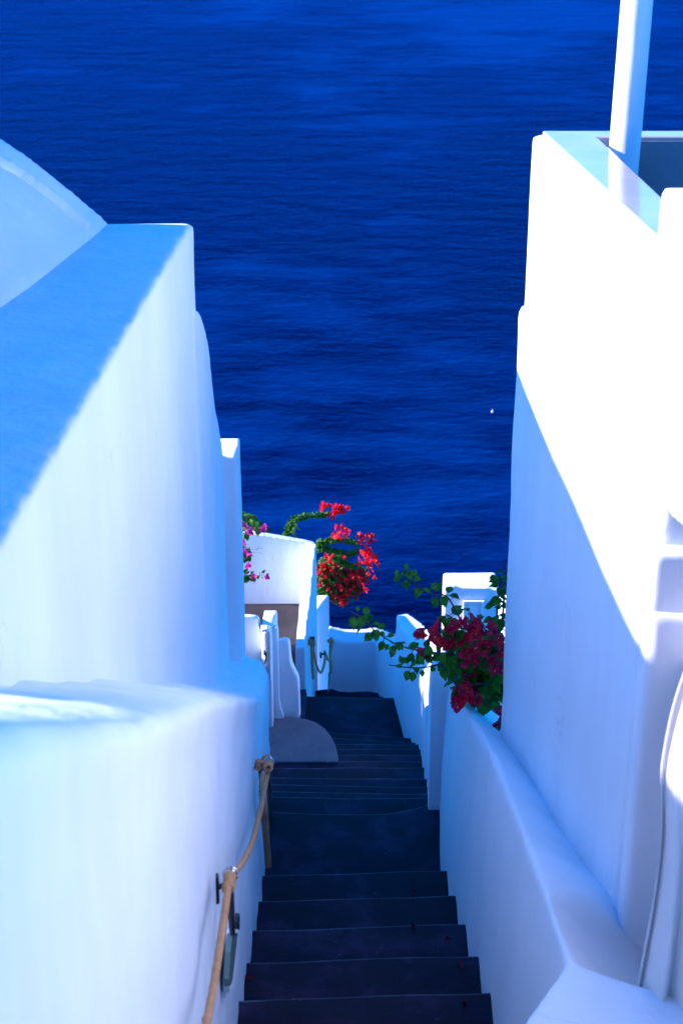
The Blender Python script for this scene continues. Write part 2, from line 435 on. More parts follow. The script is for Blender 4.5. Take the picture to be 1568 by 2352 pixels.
for y in yy:
    if y > 7.53: continue
    r = rad(y); z = zA(y); x = XA
    lip = (.012 if y < AT[-1][0] else .012*max(0, 1-(y-AT[-1][0])/.12))
    if y > 7.35: x -= (y-7.35)*.15; z -= (y-7.35)*.3
    xb = xB(y)-.25 if y < 6.3 else -.62-.08*(y-6.3)
    wob = .012*noise.noise(Vector((y*2.0, 1, 1)))+.010*noise.noise(Vector((y*7.0, 1, 8)))
    ring = [(xb, y, z+.10+wob), (xB(min(y, 6.4)), y, z+.055+wob*1.5), (x-r-.07, y, z+.022+wob), (x-r, y, z+.004+wob), (x-r*.3+lip, y, z-r*.3+wob), (x+lip, y, z-r+wob), (x+lip*.6, y, z-r-.05), (x, y, z-r-.12),
            (x+.004, y, z-.8), (x+.022*max(0, 1-abs(y-6.2)/.8), y, -9), (xb, y, -9)]
    rings.append(ring)
loft(bm, rings)
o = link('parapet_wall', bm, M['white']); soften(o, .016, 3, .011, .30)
tag(o, 'thick whitewashed parapet wall with a sloping ledge carrying the rope handrail', 'wall')

# ------------------------------------------------------------------ right house
PD = ((.61, 6.09), (.61+.07*4, 2.09))
def xD(y): return .61+.07*(6.09-y)
rh = empty('roof_terrace_house', (1.8, 4, -6))
Z0 = atD(1222, 306, 6.09).z
pn = atpl(1500, 577, *PD); SL = (pn.z-Z0)/(6.09-pn.y)
def zD(y): return Z0+SL*(6.09-y)
YJ = atpl(1503, 1167, *PD)      # the near jamb of the opening
bm = bmesh.new()
zmid = atD(1187, 690, 6.09).z
# lower body
def xz(y): return xD(y)
wall_cols(bm, [(Vector((xD(y)-.012, y, zmid+.0)), Vector((4, y, zmid)), .02) for y in (6.09, 5.5, 5.0, 4.6, YJ.y+.01)], -11)
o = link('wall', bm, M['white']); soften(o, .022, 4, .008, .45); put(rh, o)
bm = bmesh.new()
# parapet walls on top (outer strip, far strip)
yi = 6.09-.13
o1 = []
for y in (6.09, 5.5, 5.0, 4.4, pn.y, 3.6, 1.0, -2):
    if y < YJ.y:
        zb_ = YJ.z
    o1.append(y)
inner0 = atz(1370, 321, zD(5.97)); inner1 = atpl(1510, 436, (inner0.x, inner0.y), (inner0.x+.04, inner0.y-1))
xin = lambda y: inner0.x+.04*(inner0.y-y)
for ya, yb in ((6.10, YJ.y),):
    wall_cols(bm, [(Vector((xD(y)+.012, y, zD(y)-.004)), Vector((xin(y), y, zD(y)-.004))) for y in (6.10, 5.6, 5.1, 4.6, YJ.y)], zmid-.1)
wall_cols(bm, [(Vector((x, inner0.y+.02, zD(6.05)-.004)), Vector((x, 6.10, zD(6.05)-.004))) for x in (.66, 1.5, 2.5, 4)], zmid-.1)
o = link('parapet', bm, M['white']); soften(o, .016, 4, .003, .4); put(rh, o)
# glossy pale coping sheet laid on top of the parapet
bm = bmesh.new()
def sheet(pts, th=.010):
    loft(bm, [[(x, y, z-.03) for x, y, z in pts], [(x, y, z+th) for x, y, z in pts]])
sheet([(xD(6.07)+.04, 6.075, zD(6.07)), (4, 6.075, zD(6.07)), (4, inner0.y, zD(6.0)), (xin(inner0.y), inner0.y, zD(inner0.y)),
       (xin(4.3), 4.3, zD(4.3)), (xD(4.3)+.035, 4.3, zD(4.3))])
o = link('coping', bm, M['coping'], smooth=False); put(rh, o)
bv = o.modifiers.new('b', 'BEVEL'); bv.width = .006; bv.segments = 3
# sunken roof floor, plus dark sheet painting shade on the inner far wall
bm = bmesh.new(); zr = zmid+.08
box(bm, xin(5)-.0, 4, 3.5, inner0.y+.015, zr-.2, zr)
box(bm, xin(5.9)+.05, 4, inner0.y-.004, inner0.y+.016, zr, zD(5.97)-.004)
o = link('roof_floor_and_shade_sheet', bm, M['recess'], smooth=False); put(rh, o)
# raised near block: continues the wall plane, opening below it
bm = bmesh.new()
bt = atD(1506, 428, pn.y).z
rings = []
for y in (pn.y, YJ.y+.03, YJ.y, 4.0, 3.5, 2.5, 1, -2):
    zt_ = bt+SL*(pn.y-y); zl = (YJ.z+.02 if y > YJ.y+.01 else YJ.z+.02+(YJ.y-y)*.22)
    if y < 3.5: zl = YJ.z+.15
    rings.append([(xD(y)+.002, y, zt_), (4, y, zt_), (4, y, zl), (xD(y)+.002, y, zl)])
loft(bm, rings)
o = link('upper_block', bm, M['white']); soften(o, .016, 2, .002, .4); put(rh, o)
# jamb steps inside the opening
bm = bmesh.new()
zj1, zj2 = atD(1503, 1273, YJ.y).z, atD(1490, 1408, YJ.y).z
box(bm, xD(YJ.y)-.002, 1.5, YJ.y-.045, YJ.y+.05, -3.0, atD(1503, 1272, YJ.y-.045).z)
o = link('lintel_ledge', bm, M['smooth_white']); soften(o, .010, 2, .001, .1); put(rh, o)
bm = bmesh.new()
zj2 = atD(1490, 1410, YJ.y-.06).z
box(bm, atD(1488, 1412, YJ.y-.06).x, 1.5, YJ.y-.06, YJ.y+.08, -11, zj2)
o = link('door_jamb', bm, M['smooth_white']); soften(o, .014, 3, .003, .3); put(rh, o)
# room behind the opening
bm = bmesh.new()
box(bm, 1.5, 1.62, -2, YJ.y, -9, YJ.z+.05)
o = link('inner_wall', bm, M['white'], smooth=False); put(rh, o)
bm = bmesh.new()
box(bm, .70, 1.62, -2, YJ.y-.07, -4.5, -3.62)
o = link('threshold', bm, M['platform'], smooth=False); put(rh, o)
tag(rh, 'tall sunlit white house on the right with a sunken roof terrace and open doorway', 'house')

# right sloping ledge wall
C = [(atpl(1027, 1576, (.457, 0), (.457, 1)))]
cp = [(1302, 2201, .52), (1250, 2050, .52), (1215, 1950, .52), (1184, 1868, .52), (1150, 1782, .515), (1124, 1715, .505), (1098, 1672, .495), (1071, 1630, .48)]
CT = [atpl(u, v, (x, 0), (x, 1)) for u, v, x in cp]
print('CT', [tuple(round(k, 2) for k in p_) for p_ in CT])
ft = [atpl(u, v, *PD) for u, v in ((1152, 1740), (1296, 1968), (1396, 2128), (1433, 2297))]
print('foot', [tuple(round(k, 2) for k in p_) for p_ in ft])
def zFt(y):
    ps = sorted([(p_.y, p_.z) for p_ in ft])
    if y <= ps[0][0]: return ps[0][1]
    for (a, za), (b_, zb_) in zip(ps, ps[1:]):
        if a <= y <= b_: return za+(zb_-za)*(y-a)/(b_-a)
    return ps[-1][1]-(y-ps[-1][0])*.45
bm = bmesh.new(); cols = []
nearp = atz(1189, 2352, CT[0].z)
seq = [Vector((.30, -1.5, CT[0].z)), Vector((.30, nearp.y-.25, CT[0].z)), nearp]+[p_ for p_ in CT]
seq += [Vector((.470, 6.5, CT[-1].z-.47*(6.5-CT[-1].y))), Vector((.458, 7.09, atD(1027, 1576, 7.09).z))]
for i, f in enumerate(seq):
    xb = max(f.x+.05, xD(f.y)+.12)
    zb_ = zFt(f.y)+(.10 if f.y < 3.6 else .04 if f.y < 4.3 else 0) if i > 2 else f.z
    rings = None
    cols.append([tuple(f), (xb, f.y, min(f.z+.02, zb_)), (xb, f.y, -9), (min(f.x, .41 if f.y < 6.6 else .435), f.y, -5.6 if f.y < 6 else -5.6), (min(f.x, .41 if f.y < 6.6 else .435), f.y, -9)])
cols2 = [[c_[0], c_[1], c_[2], c_[4], c_[3]] for c_ in cols]
loft(bm, cols2)
o = link('ledge_wall', bm, M['white']); soften(o, .018, 14, .007, .4)
tag(o, 'low white wall with a sloping top along the right side of the stairs', 'wall')

# planting ledge behind: fills between the ledge wall and the house corner
bm = bmesh.new()
wall_cols(bm, [(Vector((.56, 6.1, -4.42)), Vector((1.8, 6.1, -4.42))), (Vector((.56, 7.07, -4.80)), Vector((1.8, 7.07, -4.80)))], -9)
o = link('planter_wall', bm, M['white']); soften(o, .02, 3, .004, .3)
tag(o, 'white ledge beyond the right house corner where the flowering plant grows', 'wall')

# ------------------------------------------------------------------ right lower stair wall (F) and its sunlit top
bm = bmesh.new()
fo = [(.39, 7.0, -4.46), (.41, 7.4, -4.68), (.44, 8.0, -5.08), (.46, 8.5, -5.50)]
rings = []
wall_cols(bm, [(Vector((x, y, z)), Vector((.62, y, z))) for x, y, z in fo], -9.5)
tip = atD(975, 1635, 8.6)
lf = [(975, 1620, 8.5), (968, 1560, 9.2), (962, 1550, 9.9), (951, 1498, 10.6), (924, 1446, 11.2), (911, 1412, 11.55)]
rf = [(985, 1600, 8.5), (995, 1545, 9.2), (1003, 1500, 9.9), (1001, 1467, 10.6), (970, 1430, 11.2), (938, 1408, 11.60)]
cc = []
base = [.475, .495, .50, .47, .40, .36]
for i in range(6):
    a = atD(*lf[i]); b_ = atD(*rf[i]); zt = a.z
    cc.append([(a.x, a.y, a.z), (max(b_.x, a.x+.06), b_.y, b_.z), (max(b_.x, a.x+.06), b_.y, -9.5), (base[i], a.y, -9.5), (base[i], a.y, -7.4)])
loft(bm, cc)
o = link('stair_wall', bm, M['white']); soften(o, .014, 4, .004, .3)
tag(o, 'white wall right of the lower steps, its tapering top catching the sun', 'wall')

# pillar with sunken panel
def panel_pillar(D=9.6):
    root = empty('gate_pillar', atD(1080, 1600, D))
    bm = bmesh.new()
    L_ = atD(1019, 1345, D); Rr = atD(1142, 1352, D); tb = atD(1024, 1315, D+.32); tr = atD(1130, 1314, D+.32)
    zf = L_.z
    loft(bm, [[(L_.x, D, -9.5), (Rr.x+.02, D, -9.5), (Rr.x, D+.32, -9.5), (L_.x+.012, D+.32, -9.5)],
              [(L_.x, D, zf), (Rr.x+.01, D, zf-.02), (tr.x+.02, D+.32, tr.z), (L_.x+.012, D+.32, tb.z)]])
    o = link('shaft', bm, M['white']); soften(o, .012, 4, .003, .3); put(root, o)
    bm = bmesh.new()
    a = atD(1063, 1377, D); b_ = atD(1108, 1470, D)
    x0, x1, zt_, zb_ = a.x, b_.x, a.z, b_.z
    t_ = .018; y0, y1 = D-.022, D+.03
    box(bm, x0, x0+t_, y0, y1, zb_, zt_); box(bm, x1-t_, x1, y0, y1, zb_, zt_)
    box(bm, x0+t_, x1-t_, y0+.001, y1, zt_-t_, zt_); box(bm, x0+t_, x1-t_, y0+.001, y1, zb_, zb_+t_)
    box(bm, x0+t_+.02, x1-t_-.02, D-.012, D+.02, zb_+t_+.03, zt_-t_-.02)
    o = link('panel_frame', bm, M['smooth_white'], smooth=False)
    bv = o.modifiers.new('b', 'BEVEL'); bv.width = .003; bv.segments = 2; put(root, o)
    tag(root, 'squat white pillar with a sunken panel and sunlit slanting cap', 'pillar')
panel_pillar()
bm = bmesh.new(); a = atD(1150, 1392, 10.4)
wall_cols(bm, [(Vector((a.x, 10.2, a.z)), Vector((2.6, 10.2, a.z))), (Vector((a.x, 10.6, a.z)), Vector((2.6, 10.6, a.z)))], -11)
o = link('garden_wall', bm, M['white']); soften(o, .02, 3, .003)
tag(o, 'small sunlit white wall glimpsed between leaves right of the panelled pillar', 'wall')
# small ledge left of the pillar
bm = bmesh.new(); a = atD(1001, 1475, 10.0)

# ------------------------------------------------------------------ far cross wall
bm = bmesh.new()
tp = [(755, 1466), (790, 1474), (830, 1474), (862, 1470), (880, 1475), (925, 1492)]
wall_cols(bm, [(atD(u, v, 13.0), atD(u, v-7, 13.0)+Vector((0, .16, 0))) for u, v in tp], -11)
wall_cols(bm, [(atD(862, 1476, 13.0), atD(885, 1470, 13.05)), (atD(905, 1505, 12.1), atD(935, 1495, 12.1))], -11)
o = link('cross_wall', bm, M['white']); soften(o, .016, 4, .003, .3)
tag(o, 'low white wall crossing the bottom of the stairs in front of the sea', 'wall')

# ------------------------------------------------------------------ terrace (left middle)
terr = empty('terrace_house', (-.6, 12.5, -8))
ZT = -7.2
e = [atz(u, v, ZT) for u, v in ((672, 1488), (684, 1422), (700, 1320), (716, 1246))]
bm = bmesh.new()
lf = [z1(*q) for q in ((630, 1438), (656, 1180), (668, 1060), (690, 880), (710, 680), (735, 500))]
rg = [z1(*q) for q in ((715, 1440), (742, 1185), (765, 1020), (780, 860), (800, 620), (818, 505))]
cc = []
for (a, b_) in zip(lf, rg):
    A_ = atz(a[0], a[1], ZT); B_ = atz(b_[0], b_[1], ZT); y = (A_.y+B_.y)/2
    cc.append([(A_.x, y, ZT), (B_.x, y, ZT), (B_.x+.012, y, -10.5), (A_.x, y, -10.5)])
loft(bm, cc)
xe, ye = cc[-1][1][0], cc[-1][0][1]
# back wall
bk = [z1(*q) for q in ((40, 385), (118, 400), (300, 425), (530, 462), (740, 495), (800, 505))]
tops = [z1(*q) for q in ((40, 345), (118, 360), (300, 392), (530, 432), (740, 468), (812, 488))]
rr = []
YK = atz(*z1(740, 497), ZT).y
for a, b_ in zip(bk, tops):
    A_ = atD(a[0], a[1], YK); B_ = atD(b_[0], b_[1], YK+.10)
    rr.append([tuple(A_), (B_.x, B_.y, B_.z), (B_.x, B_.y, -10.5), (A_.x, A_.y, -10.5)])
loft(bm, rr)
o = link('wall', bm, M['white']); soften(o, .009, 5, .003, .4); put(terr, o)
bm = bmesh.new()
fl = [atz(*z1(*q), -7.75) for q in ((60, 1037), (300, 1035), (672, 1030), (655, 1200), (628, 1640), (640, 1800), (60, 1800))]
loft(bm, [[(p_.x, p_.y, -10) for p_ in fl], [(p_.x, p_.y, -7.75) for p_ in fl]])
o = link('terrace_floor', bm, M['terrace'], smooth=False); put(terr, o)
# second, lower stretch of wall towards the sea
bm = bmesh.new()
ss = [(z1(828, 1110), 13.25), (z1(860, 1060), 13.4), (z1(900, 1005), 13.6), (z1(936, 965), 13.8)]
cc = []
for (uv, D) in ss:
    A_ = atD(uv[0], uv[1], D); cc.append([(A_.x, D, A_.z), (A_.x-.10, D, A_.z), (A_.x-.10, D, -11), (A_.x+.02, D, -11)])
loft(bm, cc); o = link('low_wall', bm, M['white']); soften(o, .012, 3, .003, .3); put(terr, o)
# dark blue kerb strip beside the landing
bm = bmesh.new()
kk = [z1(*q) for q in ((664, 1795), (722, 1795), (737, 1880), (712, 2066), (674, 2066), (664, 1900))]
pk = [atz(u, v, -7.55) for u, v in kk]
loft(bm, [[(p_.x, p_.y, -8.2) for p_ in pk], [(p_.x, p_.y, -7.55) for p_ in pk]])
o = link('kerb', bm, M['edge'], smooth=False); put(terr, o)
tag(terr, 'white terrace with a cement floor and tall rounded walls at the foot of the stairs', 'terrace')

# ------------------------------------------------------------------ gate group left of the doorstep
gp = empty('gateway', atD(620, 1640, 9.5))
bm = bmesh.new()
def front_poly(bm, uv, D, dep, top_lift=0):
    f = [atD(u, v, D) for u, v in uv]
    loft(bm, [[tuple(p_) for p_ in f], [(p_.x, p_.y+dep, p_.z-dep*.55) for p_ in f]])
front_poly(bm, [z1(*q) for q in ((100, 1155), (200, 1150), (275, 1160), (292, 1180), (302, 1240), (330, 1330), (356, 1480), (360, 1650), (360, 2200), (100, 2200))], 9.45, .22)
o = link('post', bm, M['white']); soften(o, .009, 4, .002, .2); put(gp, o)
# pillar with a slanting sunlit cap
bm = bmesh.new()
D = 9.35
a0 = atD(*z1(322, 1272), D); a1 = atD(*z1(410, 1290), D); a2 = atD(*z1(466, 1200), D+.26); b0 = atD(*z1(350, 1102), D+.42); b1 = atD(*z1(462, 1100), D+.42)
zb_ = -7.2
loft(bm, [[(a0.x+.015, a0.y, zb_), (a1.x, a1.y, zb_), (a2.x, b1.y, zb_), (b0.x, b0.y, zb_)],
          [tuple(a0), tuple(a1), (a2.x, b1.y, b1.z), (b0.x, b0.y, b0.z)]])
o = link('post', bm, M['white']); soften(o, .008, 4, .002, .2); put(gp, o)
# right hand foot of the pillar
bm = bmesh.new()
front_poly(bm, [z1(*q) for q in ((405, 1290), (470, 1230), (476, 1500), (485, 1900), (505, 1985), (528, 2050), (524, 2075), (440, 2085), (430, 1800))], 9.44, .16)
o = link('post_foot', bm, M['white']); soften(o, .008, 4, .002, .2); put(gp, o)
# bulging buttress
bm = bmesh.new()
front_poly(bm, [z1(*q) for q in ((470, 1372), (520, 1366), (558, 1368), (572, 1385), (580, 1480), (592, 1585), (622, 1650), (652, 1705), (660, 1760), (664, 1900), (670, 2075), (470, 2075))], 9.52, .28)
o = link('buttress', bm, M['white']); soften(o, .009, 5, .002, .2); put(gp, o)
# narrow white gate with vertical mouldings and a black pull handle
bm = bmesh.new()
def strip(x0, x1, y0, y1, D, dep):
    a = atD(*z1(x0, y0), D); b_ = atD(*z1(x1, y1), D); box(bm, a.x, b_.x, D, D+dep, b_.z, a.z)
strip(352, 372, 1305, 1760, 9.30, .05); strip(373, 392, 1300, 1760, 9.285, .06); strip(393, 402, 1296, 1760, 9.295, .05); strip(403, 412, 1292, 1760, 9.28, .06)
o = link('gate_leaf', bm, M['smooth_white'], smooth=False); put(gp, o)
bv = o.modifiers.new('b', 'BEVEL'); bv.width = .002; bv.segments = 2
gl = o
bm = bmesh.new()
hp = spline([atD(*z1(*q), 9.27) for q in ((358, 1478), (366, 1490), (370, 1520), (368, 1545), (360, 1560))], 6); tube(bm, hp, .0045, 8)
tube(bm, [atD(*z1(352, 1480), 9.28), atD(*z1(376, 1482), 9.28)], .004, 6); tube(bm, [atD(*z1(354, 1462), 9.28), atD(*z1(356, 1500), 9.28)], .006, 6)
tube(bm, [atD(*z1(357, 1560), 9.28), atD(*z1(360, 1580), 9.28)], .005, 6)
o = link('handle', bm, M['iron']); o.parent = gl
bm = bmesh.new()
strip(318, 392, 1268, 1300, 9.27, .05)
o = link('gate_sill', bm, M['smooth_white']); put(gp, o)
bv = o.modifiers.new('b', 'BEVEL'); bv.width = .01; bv.segments = 3
tag(gp, 'white gateway with curved posts and a narrow gate leaf above the grey doorstep', 'gateway')

# ------------------------------------------------------------------ pole
bm = bmesh.new(); D = 5.86
b0 = atD(1431, 372, D); tt = atD(1462, 0, D); dv = (tt-b0).normalized()
p0 = b0-dv*.45; p1 = b0+dv*2.6
tube(bm, [p0+(p1-p0)*(i/12) for i in range(13)], .0485, 40)
o = link('pole', bm, M['smooth_white'])
tag(o, 'tall round white painted pole rising from the roof terrace on the right', 'pole')

# ------------------------------------------------------------------ white curtain, lower right
m, n, b = mat('white_cloth'); M['cloth'] = m
b.inputs['Base Color'].default_value = (.80, .80, .80, 1); b.inputs['Roughness'].default_value = .9
t = N(n, 'ShaderNodeBsdfTranslucent'); t.inputs[0].default_value = (.8, .8, .8, 1)
mx = N(n, 'ShaderNodeMixShader'); mx.inputs[0].default_value = .25; out = n.nodes['Material Output']
n.links.new(b.outputs[0], mx.inputs[1]); n.links.new(t.outputs[0], mx.inputs[2]); n.links.new(mx.outputs[0], out.inputs[0])
edge = [(1610, 1440), (1590, 1490), (1562, 1560), (1540, 1620), (1524, 1680), (1512, 1740), (1505, 1790), (1508, 1850), (1512, 1930), (1508, 2000), (1500, 2090), (1488, 2180), (1476, 2270), (1466, 2352), (1450, 2460)]
bm = bmesh.new(); rows = []
DC = 3.35
for i, (u, v) in enumerate(edge):
    L_ = atD(u, v, DC); row = []
    gather = .3+.7*min(1, abs(i-6)/6)
    for k in range(141):
        s = k/140
        x = L_.x+s*.62*(1 if i > 6 else 1)
        y = DC-.55*s + 0.045*gather*math.sin(s*80+.4*math.sin(i*.5)) + .035*math.sin(s*27+i*.12)
        row.append(bm.verts.new((x+.012*math.sin(s*20+i*.3), y, L_.z-.05*s)))
    rows.append(row)
for a, c_ in zip(rows, rows[1:]):
    for k in range(140): bm.faces.new((a[k], a[k+1], c_[k+1], c_[k]))
o = link('curtain', bm, M['cloth'])
md = o.modifiers.new('s', 'SUBSURF'); md.levels = 1; md.render_levels = 2
md = o.modifiers.new('t', 'SOLIDIFY'); md.thickness = .003
tag(o, 'folded white curtain hanging in the doorway at the lower right', 'curtain')

# ------------------------------------------------------------------ rope handrail on the left parapet
def px(u, v, x): return atpl(u, v, (x, 0), (x, 1))
XRp = XA+.055
k1 = px(*z3(290, 1040), XRp); k2 = px(*z3(492, 455), XRp+.005)
rail = [(150, 1824+120), (165, 1824), (200, 1640), (232, 1440), (258, 1260), (275, 1140), (284, 1050)]
P1 = [px(*z3(*q), XRp) for q in rail]; P1.insert(0, P1[0]+Vector((-.02, -.8, -.1)))
P1.append(k1)
P2 = [k1]+[px(*z3(*q), XRp) for q in ((330, 1010), (375, 940), (405, 870), (432, 770), (452, 690), (468, 600), (482, 530))]+[k2]
rope = empty('rope_handrail', k1)
bm = bmesh.new(); tube(bm, spline(P1, 40), .0084, 12, twist=420, ridge=.15, lobes=3)
o = link('rope', bm, M['rope']); put(rope, o)
bm = bmesh.new(); tube(bm, spline(P2, 40), .0084, 12, twist=420, ridge=.15, lobes=3)
o = link('rope', bm, M['rope']); put(rope, o)
# hanging tail
P3 = [px(*z3(*q), XA+.03) for q in ((462, 520), (458, 600), (462, 690), (470, 780), (480, 900), (488, 1000))]
bm = bmesh.new(); tube(bm, spline(P3, 40), .0125, 15, twist=330, ridge=.16, lobes=3)
o = link('rope_tail', bm, M['rope_dark']); put(rope, o)
def helix(c, axis, R_, n_, pitch, r, bm):
    axis = axis.normalized(); a = axis.orthogonal().normalized(); b_ = axis.cross(a); pts = []
    for i in range(int(n_*16)+1):
        t_ = i/16*2*math.pi; pts.append(c+a*math.cos(t_)*R_+b_*math.sin(t_)*R_+axis*(i/16*pitch))
    tube(bm, pts, r, 7)
bm = bmesh.new()
d1 = (P1[-3]-k1).normalized()
helix(k1+d1*.012, d1, .0105, 7, .0125, .0055, bm)
o = link('binding', bm, M['rope']); put(rope, o)
bm = bmesh.new()
d2 = (P2[-3]-k2).normalized()
helix(k2+d2*.015, d2, .0125, 5, .012, .0065, bm)
helix(k2+Vector((-.012, 0, -.01)), Vector((.3, 1, .2)), .018, 2, .012, .0075, bm)
helix(k2+Vector((-.035, 0, -.035)), Vector((.2, .3, 1)), .016, 3, .013, .0085, bm)
o = link('knot', bm, M['rope_dark']); put(rope, o)
tag(rope, 'thick hemp rope handrail slung between two iron brackets on the left parapet', 'handrail')
def bracket(k, uvp, name_label, ph=.045):
    r_ = empty('rope_bracket', k)
    pl = px(*uvp, XA+.003)
    bm = bmesh.new(); box(bm, XA-.012, XA+.010, pl.y-.011, pl.y+.011, pl.z-ph, pl.z+ph)
    o = link('plate', bm, M['iron'], smooth=False); bv = o.modifiers.new('b', 'BEVEL'); bv.width = .004; bv.segments = 2; put(r_, o)
    bm = bmesh.new(); tube(bm, spline([Vector((XA, pl.y, pl.z)), Vector((XA+.03, pl.y, pl.z+.001)), Vector((k.x, k.y, pl.z+.012)), k+Vector((0, 0, -.012))], 5), .007, 10)
    o = link('arm', bm, M['iron']); put(r_, o)
    bm = bmesh.new(); tube(bm, [k+Vector((math.cos(t_*math.pi/12)*.0165, math.sin(t_*math.pi/12)*.004+.0, math.sin(t_*math.pi/12)*.0165)) for t_ in range(25)], .0045, 8)
    tube(bm, [k+Vector((0, -.014, .006)), k+Vector((0, .014, -.004))], .0145, 18)
    o = link('ring', bm, M['steel']); put(r_, o)
    tag(r_, name_label, 'bracket', 'iron brackets holding the rope handrail')
bracket(k1, z3(217, 1118), 'nearer black iron bracket with steel ring, halfway up the rope handrail')
bracket(k2, z3(441, 505), 'further black iron bracket at the knotted end of the rope handrail', .04)

# wall lamp near the foot of the left parapet, and vent slot above it
def wall_plate(pts, name, material, x, th):
    bm = bmesh.new(); P_ = [px(*z3(*q), x) for q in pts]
    loft(bm, [[(p_.x-.01, p_.y, p_.z) for p_ in P_], [(p_.x+th, p_.y, p_.z) for p_ in P_]])
    return link(name, bm, material, smooth=False)
lamp = empty('wall_lamp', px(*z3(290, 1480), XA))
o = wall_plate(((290, 1325), (330, 1335), (318, 1440), (302, 1580), (292, 1630), (272, 1655), (268, 1600), (276, 1450)), 'frame', M['smooth_white'], XA+.018, .008); put(lamp, o)
o = wall_plate(((294, 1350), (322, 1350), (312, 1440), (296, 1580), (288, 1615), (277, 1628), (275, 1590), (283, 1450)), 'glass', M['glass_green'], XA+.028, .004); put(lamp, o)
tag(lamp, 'greenish glass step light set flush in the left parapet near the steps', 'lamp')
o = wall_plate(((328, 1245), (333, 1262), (332, 1330), (324, 1400), (319, 1390), (320, 1290)), 'vent_slot', M['iron'], XA+.010, .004)
tag(o, 'small dark slot in the left parapet just above the glass step light', 'vent')

# ------------------------------------------------------------------ ropes on the terrace wall
tr = empty('terrace_rope', atD(*z1(860, 1500), 12.3))
def q1(x, y, D): return atD(*z1(x, y), D)
bm = bmesh.new()
tube(bm, spline([q1(785, 1395, 11.9), q1(800, 1500, 11.9), q1(825, 1610, 11.95), q1(858, 1660, 12.0), q1(885, 1600, 12.05), q1(898, 1500, 12.1), q1(890, 1465, 12.1)], 20), .0095, 10, twist=400, ridge=.08)
o = link('rope', bm, M['rope_dark']); put(tr, o); bm = bmesh.new()
tube(bm, spline([q1(905, 1500, 12.15), q1(915, 1535, 12.2), q1(935, 1545, 12.25), q1(948, 1480, 12.3), q1(968, 1370, 12.4)], 20), .0095, 10, twist=400, ridge=.08)
o = link('rope', bm, M['rope_dark']); put(tr, o)
bm = bmesh.new()
tube(bm, spline([q1(775, 1390, 11.88), q1(778, 1500, 11.88), q1(784, 1620, 11.88), q1(790, 1715, 11.88)], 30), .011, 12, twist=300, ridge=.16)
o = link('rope_tail', bm, M['rope']); put(tr, o); bm = bmesh.new()
tube(bm, spline([q1(945, 1400, 12.35), q1(942, 1500, 12.35), q1(946, 1600, 12.35), q1(949, 1665, 12.35)], 30), .011, 12, twist=300, ridge=.16)
o = link('rope_tail', bm, M['rope']); put(tr, o)
bm = bmesh.new()
helix(q1(745, 1395, 11.85), Vector((1, .2, .2)), .014, 3, .012, .008, bm); put(tr, link('knot', bm, M['rope'])); bm = bmesh.new(); helix(q1(930, 1390, 12.3), Vector((.8, .3, .5)), .015, 3, .012, .008, bm)
put(tr, link('knot', bm, M['rope'])); bm = bmesh.new()
helix(q1(788, 1370, 11.85), Vector((0, 0, -1)), .010, 3, .015, .009, bm)
o = link('knot', bm, M['rope']); put(tr, o)
bm = bmesh.new()
tube(bm, [q1(852, 1500, 12.2), q1(893, 1490, 12.05)], .008, 8); tube(bm, [q1(858, 1480, 12.2), q1(858, 1525, 12.2)], .01, 6)
put(tr, link('hook', bm, M['iron'])); bm = bmesh.new(); tube(bm, [q1(770, 1350, 11.95), q1(792, 1350, 11.85)], .012, 8); put(tr, link('hook', bm, M['iron'])); bm = bmesh.new(); tube(bm, [q1(735, 1420, 11.9), q1(745, 1360, 11.9)], .01, 8)
o = link('hook', bm, M['iron']); put(tr, o)
bm = bmesh.new()
pp = [q1(925, 1675, 12.3), q1(942, 1672, 12.3), q1(936, 1780, 12.3), q1(925, 1840, 12.3), q1(919, 1835, 12.3)]
loft(bm, [[tuple(p_) for p_ in pp], [(p_.x, p_.y+.03, p_.z) for p_ in pp]])
o = link('glass_plate', bm, M['glass_green'], smooth=False); put(tr, o)
tag(tr, 'swagged hemp rope with hanging tails hooked to the outside of the terrace wall', 'rope')

# little post with a thin line beyond the cross wall
ps = empty('line_post', q1(1280, 1400, 13.1))
bm = bmesh.new(); tube(bm, [q1(1282, 1420, 13.15), q1(1280, 1340, 13.15), q1(1276, 1288, 13.15)], [.012, .011, .009], 8)
tube(bm, [q1(1262, 1310, 13.15), q1(1298, 1298, 13.15)], .007, 6)
o = link('post', bm, M['wood']); put(ps, o)
bm = bmesh.new(); tube(bm, spline([q1(930, 1278, 14.2), q1(1100, 1302, 13.7), q1(1270, 1308, 13.15)], 12), .003, 6)
o = link('line', bm, M['steel']); put(ps, o)
tag(ps, 'short wooden post with a thin line tied to it behind the cross wall', 'post')

# buoy out at sea
by = empty('buoy', atz(1130, 947, SEA))
bm = bmesh.new(); c = by.location.copy()
rings = []
for i in range(9):
    t_ = i/8*math.pi; r_ = .14*math.sin(t_)+.005; rings.append([(c.x+r_*math.cos(a*math.pi/8), c.y+r_*math.sin(a*math.pi/8), c.z+.08-.2*math.cos(t_)) for a in range(16)])
loft(bm, rings); o = link('float', bm, M['smooth_white']); put(by, o)
bm = bmesh.new(); tube(bm, [c+Vector((0, 0, .25)), c+Vector((0, 0, .5))], .02, 8); o = link('staff', bm, M['smooth_white']); put(by, o)
tag(by, 'tiny white buoy floating alone on the deep blue sea', 'buoy')

